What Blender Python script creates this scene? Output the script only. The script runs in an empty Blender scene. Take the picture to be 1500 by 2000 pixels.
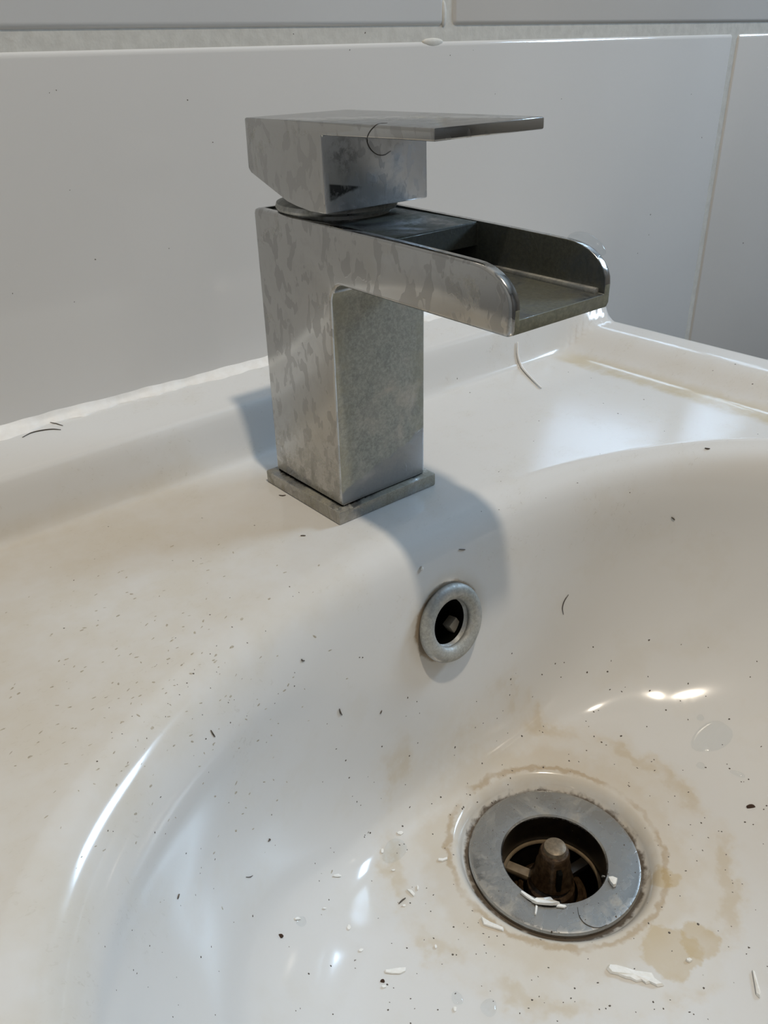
import bpy, bmesh, math, random
from mathutils import Vector, Matrix
from mathutils.bvhtree import BVHTree

U = 0.001                       # all sizes below are in millimetres
SC = bpy.context.scene
COL = SC.collection

# ------------------------------------------------------------------ camera
CAM_POS = (-150.8528, -206.2952, 147.7335)
CAM_R = ((0.7621917, -0.6470183, -0.0207648),
         (-0.3297579, -0.3604544, -0.8725436),
         (0.5570669, 0.6718929, -0.4880947))
FPX = 1641.38
cam_d = bpy.data.cameras.new('camera')
cam = bpy.data.objects.new('camera', cam_d)
COL.objects.link(cam)
cam_d.sensor_fit = 'VERTICAL'
cam_d.sensor_height = 36.0
cam_d.lens = FPX / 2000.0 * 36.0
cam_d.clip_start = 0.005
cam_d.clip_end = 20
m = Matrix.Identity(4)
for i in range(3):
    m[i][0] = CAM_R[0][i]
    m[i][1] = -CAM_R[1][i]
    m[i][2] = -CAM_R[2][i]
    m[i][3] = CAM_POS[i] * U
cam.matrix_world = m
SC.camera = cam

# ------------------------------------------------------------------ light
SC.view_settings.view_transform = 'Standard'
SC.view_settings.look = 'None'
SC.view_settings.gamma = 1.0
SC.view_settings.use_curve_mapping = False
SC.view_settings.exposure = -0.13

world = bpy.data.worlds.new('daylight')
SC.world = world
world.use_nodes = True
world.node_tree.nodes['Background'].inputs[0].default_value = (0.62, 0.78, 1.0, 1)
world.node_tree.nodes['Background'].inputs[1].default_value = 0.3


def area(name, loc, rot, sx, sy, power, col, shape='RECTANGLE', spread=180):
    d = bpy.data.lights.new(name, 'AREA')
    d.shape = shape
    d.size = sx
    d.size_y = sy
    d.energy = power
    d.color = col
    d.spread = math.radians(spread)
    o = bpy.data.objects.new(name, d)
    COL.objects.link(o)
    o.location = loc
    o.rotation_euler = rot
    return o


# daylight entering through the window of the right-hand wall
area('window_daylight', (1.315, -0.36, 0.74), (0, math.radians(90), 0), 0.30, 0.40, 13.5, (0.53, 0.745, 1.0))

SC.cycles.max_bounces = 5
SC.cycles.diffuse_bounces = 2
SC.cycles.glossy_bounces = 3
SC.cycles.transmission_bounces = 6
SC.cycles.caustics_refractive = False
SC.cycles.caustics_reflective = False


# ------------------------------------------------------------------ helpers
def link(name, me, mat=None, parent=None, smooth=False):
    o = bpy.data.objects.new(name, me)
    COL.objects.link(o)
    if mat is not None and not me.materials:
        me.materials.append(mat)
    if smooth:
        for f in me.polygons:
            f.use_smooth = True
    if parent is not None:
        o.parent = parent
    return o


def tag(o, label=None, cat=None, group=None, kind=None):
    if label:
        o['label'] = label
    if cat:
        o['category'] = cat
    if group:
        o['group'] = group
    if kind:
        o['kind'] = kind
    return o


def empty(name, loc):
    o = bpy.data.objects.new(name, None)
    COL.objects.link(o)
    o.empty_display_size = 0.01
    o.location = [c * U for c in loc]
    return o


def adopt(o, parent):
    """parent with geometry kept where it stands"""
    o.parent = parent
    o.matrix_parent_inverse = Matrix.Translation(parent.location).inverted()
    return o


def bm_to(name, bm, mat=None, parent=None, smooth=True, angle=None, scale=True):
    if scale:
        bmesh.ops.scale(bm, vec=(U, U, U), verts=bm.verts)
    me = bpy.data.meshes.new(name)
    bm.to_mesh(me)
    bm.free()
    o = link(name, me, mat)
    for f in me.polygons:
        f.use_smooth = smooth
    if smooth and angle:
        me.set_sharp_from_angle(angle=math.radians(angle))
    if parent is not None:
        adopt(o, parent)
    return o


def box_bm(x0, x1, y0, y1, z0, z1, bev=0.0, seg=2, bm=None):
    own = bm is None
    b = bmesh.new()
    bmesh.ops.create_cube(b, size=1.0)
    for v in b.verts:
        v.co = Vector(((x0 + x1) / 2 + v.co.x * (x1 - x0), (y0 + y1) / 2 + v.co.y * (y1 - y0),
                       (z0 + z1) / 2 + v.co.z * (z1 - z0)))
    if bev:
        bmesh.ops.bevel(b, geom=b.edges[:], offset=bev, segments=seg, affect='EDGES', profile=0.5)
    if own:
        return b
    tmp = bpy.data.meshes.new('tmp')
    b.to_mesh(tmp)
    b.free()
    bm.from_mesh(tmp)
    bpy.data.meshes.remove(tmp)
    return bm


def prism_bm(prof, x0, x1):
    """extrude a (y, z) outline along x"""
    bm = bmesh.new()
    a = [bm.verts.new((x0, y, z)) for y, z in prof]
    b = [bm.verts.new((x1, y, z)) for y, z in prof]
    n = len(prof)
    bm.faces.new(a)
    bm.faces.new(b[::-1])
    for i in range(n):
        j = (i + 1) % n
        bm.faces.new((a[j], a[i], b[i], b[j]))
    bmesh.ops.recalc_face_normals(bm, faces=bm.faces)
    return bm


def lathe_bm(prof, seg=64, closed=False):
    """revolve (r, z) about z"""
    bm = bmesh.new()
    rings = []
    for r, z in prof:
        if r < 1e-6:
            rings.append([bm.verts.new((0, 0, z))])
        else:
            rings.append([bm.verts.new((r * math.cos(2 * math.pi * k / seg), r * math.sin(2 * math.pi * k / seg), z))
                          for k in range(seg)])
    pairs = list(zip(rings, rings[1:]))
    if closed:
        pairs.append((rings[-1], rings[0]))
    for A, B in pairs:
        for k in range(seg):
            l = (k + 1) % seg
            if len(A) == 1 and len(B) == 1:
                continue
            if len(A) == 1:
                bm.faces.new((A[0], B[k], B[l]))
            elif len(B) == 1:
                bm.faces.new((A[k], B[0], A[l]))
            else:
                bm.faces.new((A[k], B[k], B[l], A[l]))
    bmesh.ops.recalc_face_normals(bm, faces=bm.faces)
    return bm


def tube_bm(pts, radii, seg=6, bm=None):
    bm = bm or bmesh.new()
    pts = [Vector(p) for p in pts]
    if not hasattr(radii, '__len__'):
        radii = [radii] * len(pts)
    rings = []
    up = Vector((0.13, 0.21, 0.97))
    for i, p in enumerate(pts):
        t = (pts[min(i + 1, len(pts) - 1)] - pts[max(i - 1, 0)]).normalized()
        s = t.cross(up)
        if s.length < 1e-4:
            s = t.cross(Vector((1, 0, 0)))
        s.normalize()
        w = s.cross(t)
        rings.append([bm.verts.new(p + radii[i] * (math.cos(2 * math.pi * k / seg) * s + math.sin(2 * math.pi * k / seg) * w))
                      for k in range(seg)])
    for A, B in zip(rings, rings[1:]):
        for k in range(seg):
            bm.faces.new((A[k], A[(k + 1) % seg], B[(k + 1) % seg], B[k]))
    bm.faces.new(rings[0][::-1])
    bm.faces.new(rings[-1])
    return bm


def catmull(pts, n):
    P = [Vector(p) for p in pts]
    P = [2 * P[0] - P[1]] + P + [2 * P[-1] - P[-2]]
    out = []
    for i in range(1, len(P) - 2):
        for k in range(n):
            t = k / n
            a, b, c, d = P[i - 1], P[i], P[i + 1], P[i + 2]
            out.append(0.5 * ((2 * b) + (c - a) * t + (2 * a - 5 * b + 4 * c - d) * t * t + (3 * b - a - 3 * c + d) * t ** 3))
    out.append(P[-2])
    return out


def ss(a, b, x):
    t = max(0.0, min(1.0, (x - a) / (b - a)))
    return t * t * (3 - 2 * t)


def boolean(o, cutter, op='DIFFERENCE'):
    md = o.modifiers.new('b', 'BOOLEAN')
    md.object = cutter
    md.operation = op
    md.solver = 'EXACT'
    bpy.context.view_layer.update()
    dg = bpy.context.evaluated_depsgraph_get()
    me = bpy.data.meshes.new_from_object(o.evaluated_get(dg))
    o.modifiers.clear()
    old = o.data
    o.data = me
    bpy.data.meshes.remove(old)
    cm = cutter.data
    bpy.data.objects.remove(cutter)
    bpy.data.meshes.remove(cm)


# ------------------------------------------------------------------ materials
class NT:
    def __init__(self, name):
        self.m = bpy.data.materials.new(name)
        self.m.use_nodes = True
        self.t = self.m.node_tree
        self.n = self.t.nodes
        self.b = self.n['Principled BSDF']
        self.obj = None

    def node(self, typ, **kw):
        x = self.n.new(typ)
        for k, v in kw.items():
            setattr(x, k, v)
        return x

    def l(self, a, b):
        self.t.links.new(a, b)

    def pos(self):
        if self.obj is None:
            self.obj = self.node('ShaderNodeNewGeometry').outputs['Position']
        return self.obj

    def sep(self):
        s = self.node('ShaderNodeSeparateXYZ')
        self.l(self.pos(), s.inputs[0])
        return s

    def math(self, op, a, b=None, c=None, clamp=False):
        x = self.node('ShaderNodeMath', operation=op)
        x.use_clamp = clamp
        for i, v in enumerate((a, b, c)):
            if v is None:
                continue
            if isinstance(v, (int, float)):
                x.inputs[i].default_value = v
            else:
                self.l(v, x.inputs[i])
        return x.outputs[0]

    def noise(self, scale, detail=4, rough=0.55, dist=0.0, stretch=None):
        x = self.node('ShaderNodeTexNoise')
        x.inputs['Scale'].default_value = scale
        x.inputs['Detail'].default_value = detail
        x.inputs['Roughness'].default_value = rough
        x.inputs['Distortion'].default_value = dist
        if stretch:
            mp = self.node('ShaderNodeMapping')
            mp.inputs['Scale'].default_value = stretch
            self.l(self.pos(), mp.inputs[0])
            self.l(mp.outputs[0], x.inputs['Vector'])
        else:
            self.l(self.pos(), x.inputs['Vector'])
        return x.outputs['Fac']

    def ramp(self, src, a, b, v0=0.0, v1=1.0):
        x = self.node('ShaderNodeMapRange', interpolation_type='SMOOTHSTEP')
        self.l(src, x.inputs[0])
        for i, v in enumerate((a, b, v0, v1)):
            x.inputs[i + 1].default_value = v
        return x.outputs[0]

    def mix(self, fac, a, b):
        x = self.node('ShaderNodeMix', data_type='RGBA')
        if isinstance(fac, (int, float)):
            x.inputs[0].default_value = fac
        else:
            self.l(fac, x.inputs[0])
        for k, v in ((6, a), (7, b)):
            if isinstance(v, tuple):
                x.inputs[k].default_value = (*v, 1)
            else:
                self.l(v, x.inputs[k])
        return x.outputs[2]

    def bump(self, h, strength, dist):
        x = self.node('ShaderNodeBump')
        x.inputs['Strength'].default_value = strength
        x.inputs['Distance'].default_value = dist
        self.l(h, x.inputs['Height'])
        self.l(x.outputs[0], self.b.inputs['Normal'])

    def set(self, **kw):
        for k, v in kw.items():
            k = k.replace('_', ' ')
            if isinstance(v, tuple):
                self.b.inputs[k].default_value = (*v, 1)
            elif isinstance(v, (int, float)):
                self.b.inputs[k].default_value = v
            else:
                self.l(v, self.b.inputs[k])
        return self


def plain(name, col, rough=0.5, metal=0.0, **kw):
    t = NT(name)
    t.set(Base_Color=col, Roughness=rough, Metallic=metal, **kw)
    return t.m


def band(t, src, c, w, soft):
    """1 inside |src-c|<w, fading over soft"""
    d = t.math('ABSOLUTE', t.math('SUBTRACT', src, c))
    return t.ramp(d, w, w + soft, 1.0, 0.0)


WX, WY, WZ = 23.5, -87.3, -109.0        # waste centre


def porcelain_mat():
    t = NT('glazed_porcelain')
    s = t.sep()
    nA = t.noise(40, 4, 0.62)
    nB = t.noise(78, 4, 0.62)
    nC = t.noise(185, 3, 0.6)
    nD = t.noise(420, 3, 0.6, 1.2, (1, 2.2, 1))
    x, y, z = s.outputs
    col = (0.735, 0.725, 0.70)
    # faint dried-water film and scuffs
    film = t.ramp(nA, 0.50, 0.72)
    c = t.mix(t.math('MULTIPLY', film, 0.16), col, (0.62, 0.555, 0.43))
    scuff = t.ramp(nD, 0.60, 0.70)
    where = t.ramp(nA, 0.42, 0.62)
    upper = t.ramp(z, -0.05, -0.015)
    c = t.mix(t.math('MULTIPLY', t.math('MULTIPLY', scuff, where), t.math('MULTIPLY', upper, 0.22)), c, (0.36, 0.31, 0.24))
    # warm lamplight tint painted on the deck left of the tap, with beige patches
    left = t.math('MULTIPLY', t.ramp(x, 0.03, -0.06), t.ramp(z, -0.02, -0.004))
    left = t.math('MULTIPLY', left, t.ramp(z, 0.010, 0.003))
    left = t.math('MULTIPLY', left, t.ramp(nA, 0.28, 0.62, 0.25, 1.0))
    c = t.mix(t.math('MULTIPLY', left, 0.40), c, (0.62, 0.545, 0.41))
    # grime line in the groove of the right rim
    wob = t.math('MULTIPLY', t.math('SUBTRACT', nB, 0.5), 0.010)
    gx = t.math('ADD', x, wob)
    grv = band(t, gx, 0.1985, 0.003, 0.0075)
    grv = t.math('MULTIPLY', grv, t.ramp(y, 0.074, 0.05))
    grv = t.math('MULTIPLY', grv, t.ramp(nB, 0.25, 0.6, 0.45, 1.0))
    c = t.mix(t.math('MULTIPLY', grv, 0.85), c, (0.60, 0.51, 0.345))
    # lime and rust stains round the waste, then dark brown inside its recess
    dx = t.math('SUBTRACT', x, WX * U)
    dy = t.math('SUBTRACT', y, WY * U)
    r = t.math('SQRT', t.math('ADD', t.math('MULTIPLY', dx, dx), t.math('MULTIPLY', dy, dy)))
    low = t.ramp(z, -0.06, -0.09)
    rn = t.math('ADD', r, t.math('MULTIPLY', t.math('SUBTRACT', nB, 0.5), 0.022))
    halo = t.math('MULTIPLY', t.ramp(rn, 0.066, 0.060), t.ramp(nA, 0.30, 0.62, 0.30, 1.0))
    halo = t.math('MULTIPLY', halo, low)
    c = t.mix(t.math('MULTIPLY', halo, 0.30), c, (0.66, 0.55, 0.38))
    tide = t.math('MULTIPLY', band(t, rn, 0.0585, 0.0008, 0.0035), t.math('MULTIPLY', low, t.ramp(nA, 0.4, 0.62)))
    c = t.mix(t.math('MULTIPLY', tide, 0.35), c, (0.55, 0.43, 0.25))
    rw = t.math('ADD', r, t.math('MULTIPLY', t.math('SUBTRACT', nC, 0.5), 0.006))
    rust = t.math('MULTIPLY', band(t, rw, 0.0382, 0.0003, 0.0014), t.ramp(nA, 0.36, 0.56))
    c = t.mix(t.math('MULTIPLY', t.math('MULTIPLY', rust, low), 0.60), c, (0.38, 0.25, 0.12))
    soft = t.math('MULTIPLY', band(t, rn, 0.040, 0.003, 0.008), low)
    c = t.mix(t.math('MULTIPLY', soft, 0.28), c, (0.58, 0.46, 0.29))
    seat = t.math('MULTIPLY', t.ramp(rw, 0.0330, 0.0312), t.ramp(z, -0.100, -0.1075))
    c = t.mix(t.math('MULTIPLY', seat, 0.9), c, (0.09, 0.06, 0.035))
    # two amber drips beside the waste
    for px, py, rad in ((43.0, -119.5, 5.0), (20.0, -136.5, 10.0), (30.5, -141.0, 7.0)):
        ex = t.math('SUBTRACT', x, px * U)
        ey = t.math('SUBTRACT', y, py * U)
        e = t.math('SQRT', t.math('ADD', t.math('MULTIPLY', ex, ex), t.math('MULTIPLY', ey, ey)))
        e = t.math('ADD', e, t.math('MULTIPLY', t.math('SUBTRACT', nC, 0.5), 0.008))
        k = t.math('MULTIPLY', t.ramp(e, rad * U, (rad - 1.6) * U), t.ramp(nB, 0.2, 0.6, 0.55, 1.0))
        c = t.mix(t.math('MULTIPLY', k, 0.42), c, (0.52, 0.36, 0.12))
    # thin rusty seam where the overflow ring meets the glaze
    ov = [(22.0, x), (-33.6, y), (-34.3, z)]
    q = None
    for cc, sx in ov:
        e = t.math('SUBTRACT', sx, cc * U)
        e = t.math('MULTIPLY', e, e)
        q = e if q is None else t.math('ADD', q, e)
    q = t.math('SQRT', q)
    qn = t.math('ADD', q, t.math('MULTIPLY', t.math('SUBTRACT', nC, 0.5), 0.003))
    c = t.mix(t.math('MULTIPLY', t.ramp(qn, 0.0163, 0.0150), 0.85), c, (0.20, 0.12, 0.06))
    c = t.mix(t.math('MULTIPLY', t.ramp(qn, 0.0215, 0.0155), 0.30), c, (0.52, 0.42, 0.26))
    rough = t.ramp(film, 0.0, 1.0, 0.13, 0.22)
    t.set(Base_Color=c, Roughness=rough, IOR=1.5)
    t.b.inputs['Coat Weight'].default_value = 0.15
    t.b.inputs['Coat Roughness'].default_value = 0.05
    return t.m


def metal_mat(name, spots=0.5, dull=0.0, tint=(0.475, 0.47, 0.455), grime=(0.30, 0.29, 0.245), rough=0.14, scale=1.0, low=False, front=False, blotch=False):
    """chrome with dried drip marks and limescale"""
    t = NT(name)
    blot = t.noise(235 * scale, 2, 0.5, 0.25, (1, 1, 0.55))
    blot = t.ramp(blot, 0.545, 0.57)
    fine = t.ramp(t.noise(260 * scale, 5, 0.65, 0.4, (1, 1, 0.6)), 0.52, 0.60)
    lime = t.ramp(t.noise(45 * scale, 6, 0.7, 0.5), 0.62 - 0.45 * dull, 0.80 - 0.35 * dull)
    grain = t.noise(900 * scale, 3, 0.7)
    if low:
        zz = t.sep().outputs[2]
        foot = t.math('MULTIPLY', t.ramp(zz, 0.040, 0.008), t.ramp(t.noise(230, 3, 0.65), 0.44, 0.60))
        lime = t.math('MAXIMUM', lime, t.math('MULTIPLY', foot, 0.55))
    c = t.mix(t.math('MULTIPLY', blot, spots), tint, tuple(v * 0.79 for v in tint))
    c = t.mix(t.math('MULTIPLY', fine, spots * 0.35), c, tuple(v * 0.86 for v in tint))
    c = t.mix(t.math('MULTIPLY', lime, 0.75), c, t.mix(t.ramp(grain, 0.35, 0.7), grime, tuple(min(1, v * 1.55) for v in grime)))
    if blotch:  # dark wedge low on the block and mottling above it
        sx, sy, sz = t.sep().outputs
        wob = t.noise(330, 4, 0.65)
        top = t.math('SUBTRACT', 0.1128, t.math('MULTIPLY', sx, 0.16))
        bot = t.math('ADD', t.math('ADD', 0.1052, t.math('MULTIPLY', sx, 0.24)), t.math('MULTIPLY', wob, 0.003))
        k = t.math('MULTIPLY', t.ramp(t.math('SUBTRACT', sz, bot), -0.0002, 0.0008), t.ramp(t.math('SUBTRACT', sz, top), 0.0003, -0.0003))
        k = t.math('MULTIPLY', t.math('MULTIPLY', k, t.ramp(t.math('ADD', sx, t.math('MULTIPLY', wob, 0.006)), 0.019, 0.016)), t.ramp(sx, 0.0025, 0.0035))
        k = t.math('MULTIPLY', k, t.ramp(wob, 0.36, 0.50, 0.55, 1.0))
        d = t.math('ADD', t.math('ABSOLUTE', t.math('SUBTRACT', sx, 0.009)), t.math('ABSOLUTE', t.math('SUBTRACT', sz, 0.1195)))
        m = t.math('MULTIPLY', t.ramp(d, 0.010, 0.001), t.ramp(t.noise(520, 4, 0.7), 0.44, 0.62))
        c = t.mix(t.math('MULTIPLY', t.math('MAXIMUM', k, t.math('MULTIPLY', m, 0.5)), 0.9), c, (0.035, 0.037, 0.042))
    if front:
        sx, sy, sz = t.sep().outputs
        wob = t.noise(140, 4, 0.6)
        edge = t.math('ABSOLUTE', t.math('SUBTRACT', sx, 0.023))
        edge = t.math('MULTIPLY', t.ramp(edge, 0.0105, 0.0185), t.ramp(wob, 0.36, 0.60))
        c = t.mix(t.math('MULTIPLY', edge, 0.65), c, (0.40, 0.385, 0.30))
        line = t.math('ADD', t.math('MULTIPLY', sx, 0.36), 0.0085)
        wet = t.math('SUBTRACT', t.math('ADD', sz, t.math('MULTIPLY', wob, 0.006)), line)
        wet = t.ramp(wet, 0.0045, 0.0025)
        c = t.mix(t.math('MULTIPLY', wet, 0.85), c, (0.27, 0.29, 0.315))
        lime = t.math('MULTIPLY', lime, t.math('SUBTRACT', 1.0, t.math('MULTIPLY', wet, 0.7)))
    r = t.math('ADD', rough, t.math('MULTIPLY', t.math('ADD', t.math('MULTIPLY', blot, 0.10), t.math('MULTIPLY', lime, 0.40)), 1.0))
    metal = t.math('SUBTRACT', 1.0, t.math('MULTIPLY', lime, 0.55))
    t.set(Base_Color=c, Roughness=r, Metallic=metal)
    t.bump(t.math('ADD', t.math('MULTIPLY', grain, lime), t.math('MULTIPLY', blot, 0.3)), 0.25, 0.0002)
    return t.m


M_PORC = porcelain_mat()
M_CHROME = metal_mat('spotted_chrome', 0.85, 0.10, low=True)
M_HANDLE = metal_mat('handle_chrome', 0.55, 0.12)
M_LIME = metal_mat('limescaled_chrome', 0.5, 0.85, grime=(0.31, 0.315, 0.27), rough=0.22, front=True)
M_CHANNEL = metal_mat('shaded_scaly_chrome', 0.6, 0.75, tint=(0.20, 0.215, 0.23), grime=(0.085, 0.085, 0.055), rough=0.24)  # tint darkened for the shade inside the spout, brown-green scale over it
M_LIP = metal_mat('limescaled_lip', 0.5, 0.95, tint=(0.30, 0.30, 0.27), grime=(0.19, 0.185, 0.125), rough=0.3)
M_PLATE = metal_mat('base_plate_chrome', 0.7, 0.5, tint=(0.42, 0.41, 0.39), grime=(0.27, 0.255, 0.195), rough=0.2, scale=1.6)
M_RING = metal_mat('overflow_chrome', 0.6, 0.72, tint=(0.50, 0.51, 0.52), grime=(0.30, 0.295, 0.255), rough=0.24)
M_FLANGE = metal_mat('waste_steel', 0.25, 0.28, tint=(0.45, 0.44, 0.42), grime=(0.28, 0.255, 0.205), rough=0.26)


def noisy(name, a, b, scale, rough=0.5, metal=0.0, bump=0.0):
    t = NT(name)
    n = t.noise(scale, 3 if bump else 1, 0.6)
    t.set(Base_Color=t.mix(t.ramp(n, 0.3, 0.7), a, b), Roughness=rough, Metallic=metal)
    if bump:
        t.bump(n, 0.5, bump)
    return t.m


M_TILE = noisy('white_glazed_tile', (0.735, 0.72, 0.695), (0.765, 0.75, 0.725), 9, 0.09)
M_GROUT = noisy('off_white_grout', (0.66, 0.64, 0.585), (0.74, 0.72, 0.66), 240, 0.85, 0, 0.0004)
M_SEAL = noisy('white_sealant', (0.88, 0.85, 0.80), (0.93, 0.91, 0.87), 300, 0.4, 0, 0.0002)
M_FLAKE = noisy('chalky_white_flake', (0.86, 0.85, 0.80), (0.93, 0.92, 0.88), 700, 0.8, 0, 0.0002)
M_PAINT = noisy('painted_plaster', (0.50, 0.49, 0.47), (0.54, 0.53, 0.51), 12, 0.7)
M_FRONT = noisy('darkened_front_wall', (0.20, 0.19, 0.18), (0.24, 0.23, 0.22), 12, 0.6)  # unseen front wall, darkened to cut the fill on forward-facing surfaces
M_CEIL = noisy('ceiling_paint', (0.80, 0.78, 0.74), (0.83, 0.81, 0.77), 8, 0.8)
M_FLOOR = noisy('floor_vinyl', (0.16, 0.15, 0.14), (0.20, 0.19, 0.175), 20, 0.5)
M_FRAME = plain('white_window_frame', (0.75, 0.75, 0.75), 0.3)
M_BRASS = noisy('tarnished_brass', (0.035, 0.019, 0.009), (0.10, 0.06, 0.03), 500, 0.35, 0.5, 0.0003)
M_BRASSTOP = noisy('worn_brass_top', (0.16, 0.125, 0.085), (0.26, 0.205, 0.14), 600, 0.45, 0.4, 0.0002)
M_DRAINDARK = noisy('unlit_drain_black', (0.003, 0.0025, 0.002), (0.010, 0.007, 0.004), 300, 0.35)  # near-black colour paints the dark inside of the drain
M_TAN = noisy('tan_plastic', (0.17, 0.12, 0.07), (0.24, 0.18, 0.11), 300, 0.5)
M_DARK = plain('overflow_darkness', (0.004, 0.004, 0.003), 0.9, Specular_IOR_Level=0.05)
M_TAB = noisy('beige_ceramic_tab', (0.42, 0.36, 0.28), (0.50, 0.44, 0.35), 300, 0.6)
M_HAIR = plain('dark_hair', (0.06, 0.05, 0.04), 0.5)
M_GRIT = noisy('dark_grit', (0.05, 0.042, 0.035), (0.16, 0.13, 0.10), 3000, 0.8)
M_SMEAR = noisy('pale_brown_scum', (0.36, 0.32, 0.25), (0.52, 0.47, 0.38), 2000, 0.7)
M_SEED = plain('brown_seed', (0.05, 0.022, 0.010), 0.5)
M_THREAD = plain('white_thread', (0.85, 0.84, 0.82), 0.5)
t = NT('clear_water')
fr = t.node('ShaderNodeFresnel')
fr.inputs[0].default_value = 1.45
gl = t.node('ShaderNodeBsdfGlossy')
gl.inputs['Roughness'].default_value = 0.02
tr = t.node('ShaderNodeBsdfTransparent')
tr.inputs[0].default_value = (0.955, 0.965, 0.97, 1)
mx = t.node('ShaderNodeMixShader')
geo = t.node('ShaderNodeNewGeometry')
t.l(t.math('MULTIPLY', fr.outputs[0], t.math('SUBTRACT', 1.0, geo.outputs['Backfacing'])), mx.inputs[0])
t.l(tr.outputs[0], mx.inputs[1])
t.l(gl.outputs[0], mx.inputs[2])
t.l(mx.outputs[0], t.n['Material Output'].inputs[0])
M_WATER = t.m

# ------------------------------------------------------------------ room shell
YW = 102.0
XL, XR, YF, ZF, ZC = -1050.0, 1320.0, -1700.0, -850.0, 1500.0
wall = bm_to('wall_back', box_bm(XL, XR, YW + 0.9, YW + 120, ZF, ZC), M_GROUT, smooth=False)
tag(wall, 'off-white grouted wall behind the basin, faced with large white tiles', kind='structure')
TW, TH, GR = 495.0, 244.5, 5.0
tile_me = None
for row in range(-3, 6):
    z1 = 148.0 + row * (TH + GR)
    z0 = z1 - TH
    j = 391.0 if row % 2 == 0 else 148.5
    for k in range(-4, 4):
        x0 = j + GR / 2 + k * (TW + GR)
        x1 = x0 + TW
        a, b, c, d = max(x0, XL), min(x1, XR), max(z0, ZF), min(z1, ZC)
        if b - a < 30 or d - c < 20:
            continue
        if abs(b - a - TW) < 1 and abs(d - c - TH) < 1:
            if tile_me is None:
                o = bm_to('tile', box_bm(-TW / 2, TW / 2, 0, 8, -TH / 2, TH / 2, 2.6, 4), M_TILE, smooth=True, angle=80)
                tile_me = o.data
            else:
                o = link('tile', tile_me)
            o.location = ((x0 + x1) / 2 * U, YW * U, (z0 + z1) / 2 * U)
            o.parent = wall
        else:
            o = bm_to('tile', box_bm(a, b, YW, YW + 8, c, d, 2.6, 4), M_TILE, smooth=True, angle=80)
            o.parent = wall
# blob of grout smeared over the tile edge
bm = bmesh.new()
bmesh.ops.create_uvsphere(bm, u_segments=24, v_segments=12, radius=1)
for v in bm.verts:
    v.co = Vector((139.5 + v.co.x * 6.4, YW + 0.9 - 1.1 * v.co.y, 147.3 + v.co.z * 2.5 * (1 if v.co.z < 0 else 0.6)))
o = bm_to('grout_smear', bm, M_GROUT, wall)
bm = bmesh.new()
bmesh.ops.create_uvsphere(bm, u_segments=20, v_segments=12, radius=1)
for v in bm.verts:
    v.co = Vector((145.9 + v.co.x * 1.6, YW + 0.8 - 0.9 * v.co.y, 158 + v.co.z * 5))
o = bm_to('grout_smear', bm, M_GROUT, wall)

tag(bm_to('wall_left', box_bm(XL - 100, XL, YF, YW, ZF, ZC), M_PAINT, smooth=False), kind='structure')
tag(bm_to('wall_front', box_bm(XL, XR, YF - 100, YF, ZF, ZC), M_FRONT, smooth=False), kind='structure')
tag(bm_to('floor', box_bm(XL, XR, YF, YW, ZF - 100, ZF), M_FLOOR, smooth=False), kind='structure')
tag(bm_to('ceiling', box_bm(XL, XR, YF, YW, ZC, ZC + 100), M_CEIL, smooth=False), kind='structure')
wy0, wy1, wz0, wz1 = -605.0, -115.0, 545.0, 935.0
bm = bmesh.new()
for q in ((YF, wy0, ZF, ZC), (wy1, YW, ZF, ZC), (wy0, wy1, ZF, wz0), (wy0, wy1, wz1, ZC)):
    box_bm(XR, XR + 100, *q, bm=bm)
tag(bm_to('wall_right', bm, M_PAINT, smooth=False), kind='structure')
bm = bmesh.new()
for q in ((wy0, wy0 + 45, wz0, wz1), (wy1 - 45, wy1, wz0, wz1), (wy0 + 45, wy1 - 45, wz0, wz0 + 45),
          (wy0 + 45, wy1 - 45, wz1 - 45, wz1)):
    box_bm(XR - 25, XR - 8, *q, bm=bm)
tag(bm_to('window_1', bm, M_FRAME, smooth=False), kind='structure')

# ceiling lamp: shallow dish with a warm bulb light
lamp = empty('ceiling_lamp', (-90, -500, ZC))
bm = lathe_bm([(40, 0), (40, -12), (66, -16), (68, -34), (60, -34), (56, -22), (0, -22)], 48)
bmesh.ops.translate(bm, verts=bm.verts, vec=(-90, -500, ZC))
bm_to('lamp_dish', bm, M_FRAME, lamp, angle=40)
tag(lamp, 'round white ceiling lamp above the basin', 'lamp')
lo = area('lamp_light', (-0.090, -0.500, ZC * U - 0.036), (0, 0, 0), 0.07, 0.07, 12.0, (1.0, 0.88, 0.72), 'DISK')
adopt(lo, lamp)

# ------------------------------------------------------------------ basin
BCX, BCY, BA, BB, BN = 23.0, -140.0, 172.0, 115.0, 2.3
OX0, OX1, OY0, OY1 = -202.0, 248.0, -280.0, 101.6


def inside_rim(x, y):
    return abs((x - BCX) / BA) ** BN + abs((y - BCY) / BB) ** BN - 1.0


def sd_outer(x, y):
    rad = 95.0 if y < 0 else 9.0
    cx, cy = (OX0 + OX1) / 2, (OY0 + OY1) / 2
    qx = abs(x - cx) - (OX1 - OX0) / 2 + rad
    qy = abs(y - cy) - (OY1 - OY0) / 2 + rad
    return math.hypot(max(qx, 0), max(qy, 0)) + min(max(qx, qy), 0) - rad


def bisect(fn, c, s, hi):
    lo = 0.0
    for _ in range(48):
        mid = (lo + hi) / 2
        if fn(WX + c * mid, WY + s * mid) < 0:
            lo = mid
        else:
            hi = mid
    return lo


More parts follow.
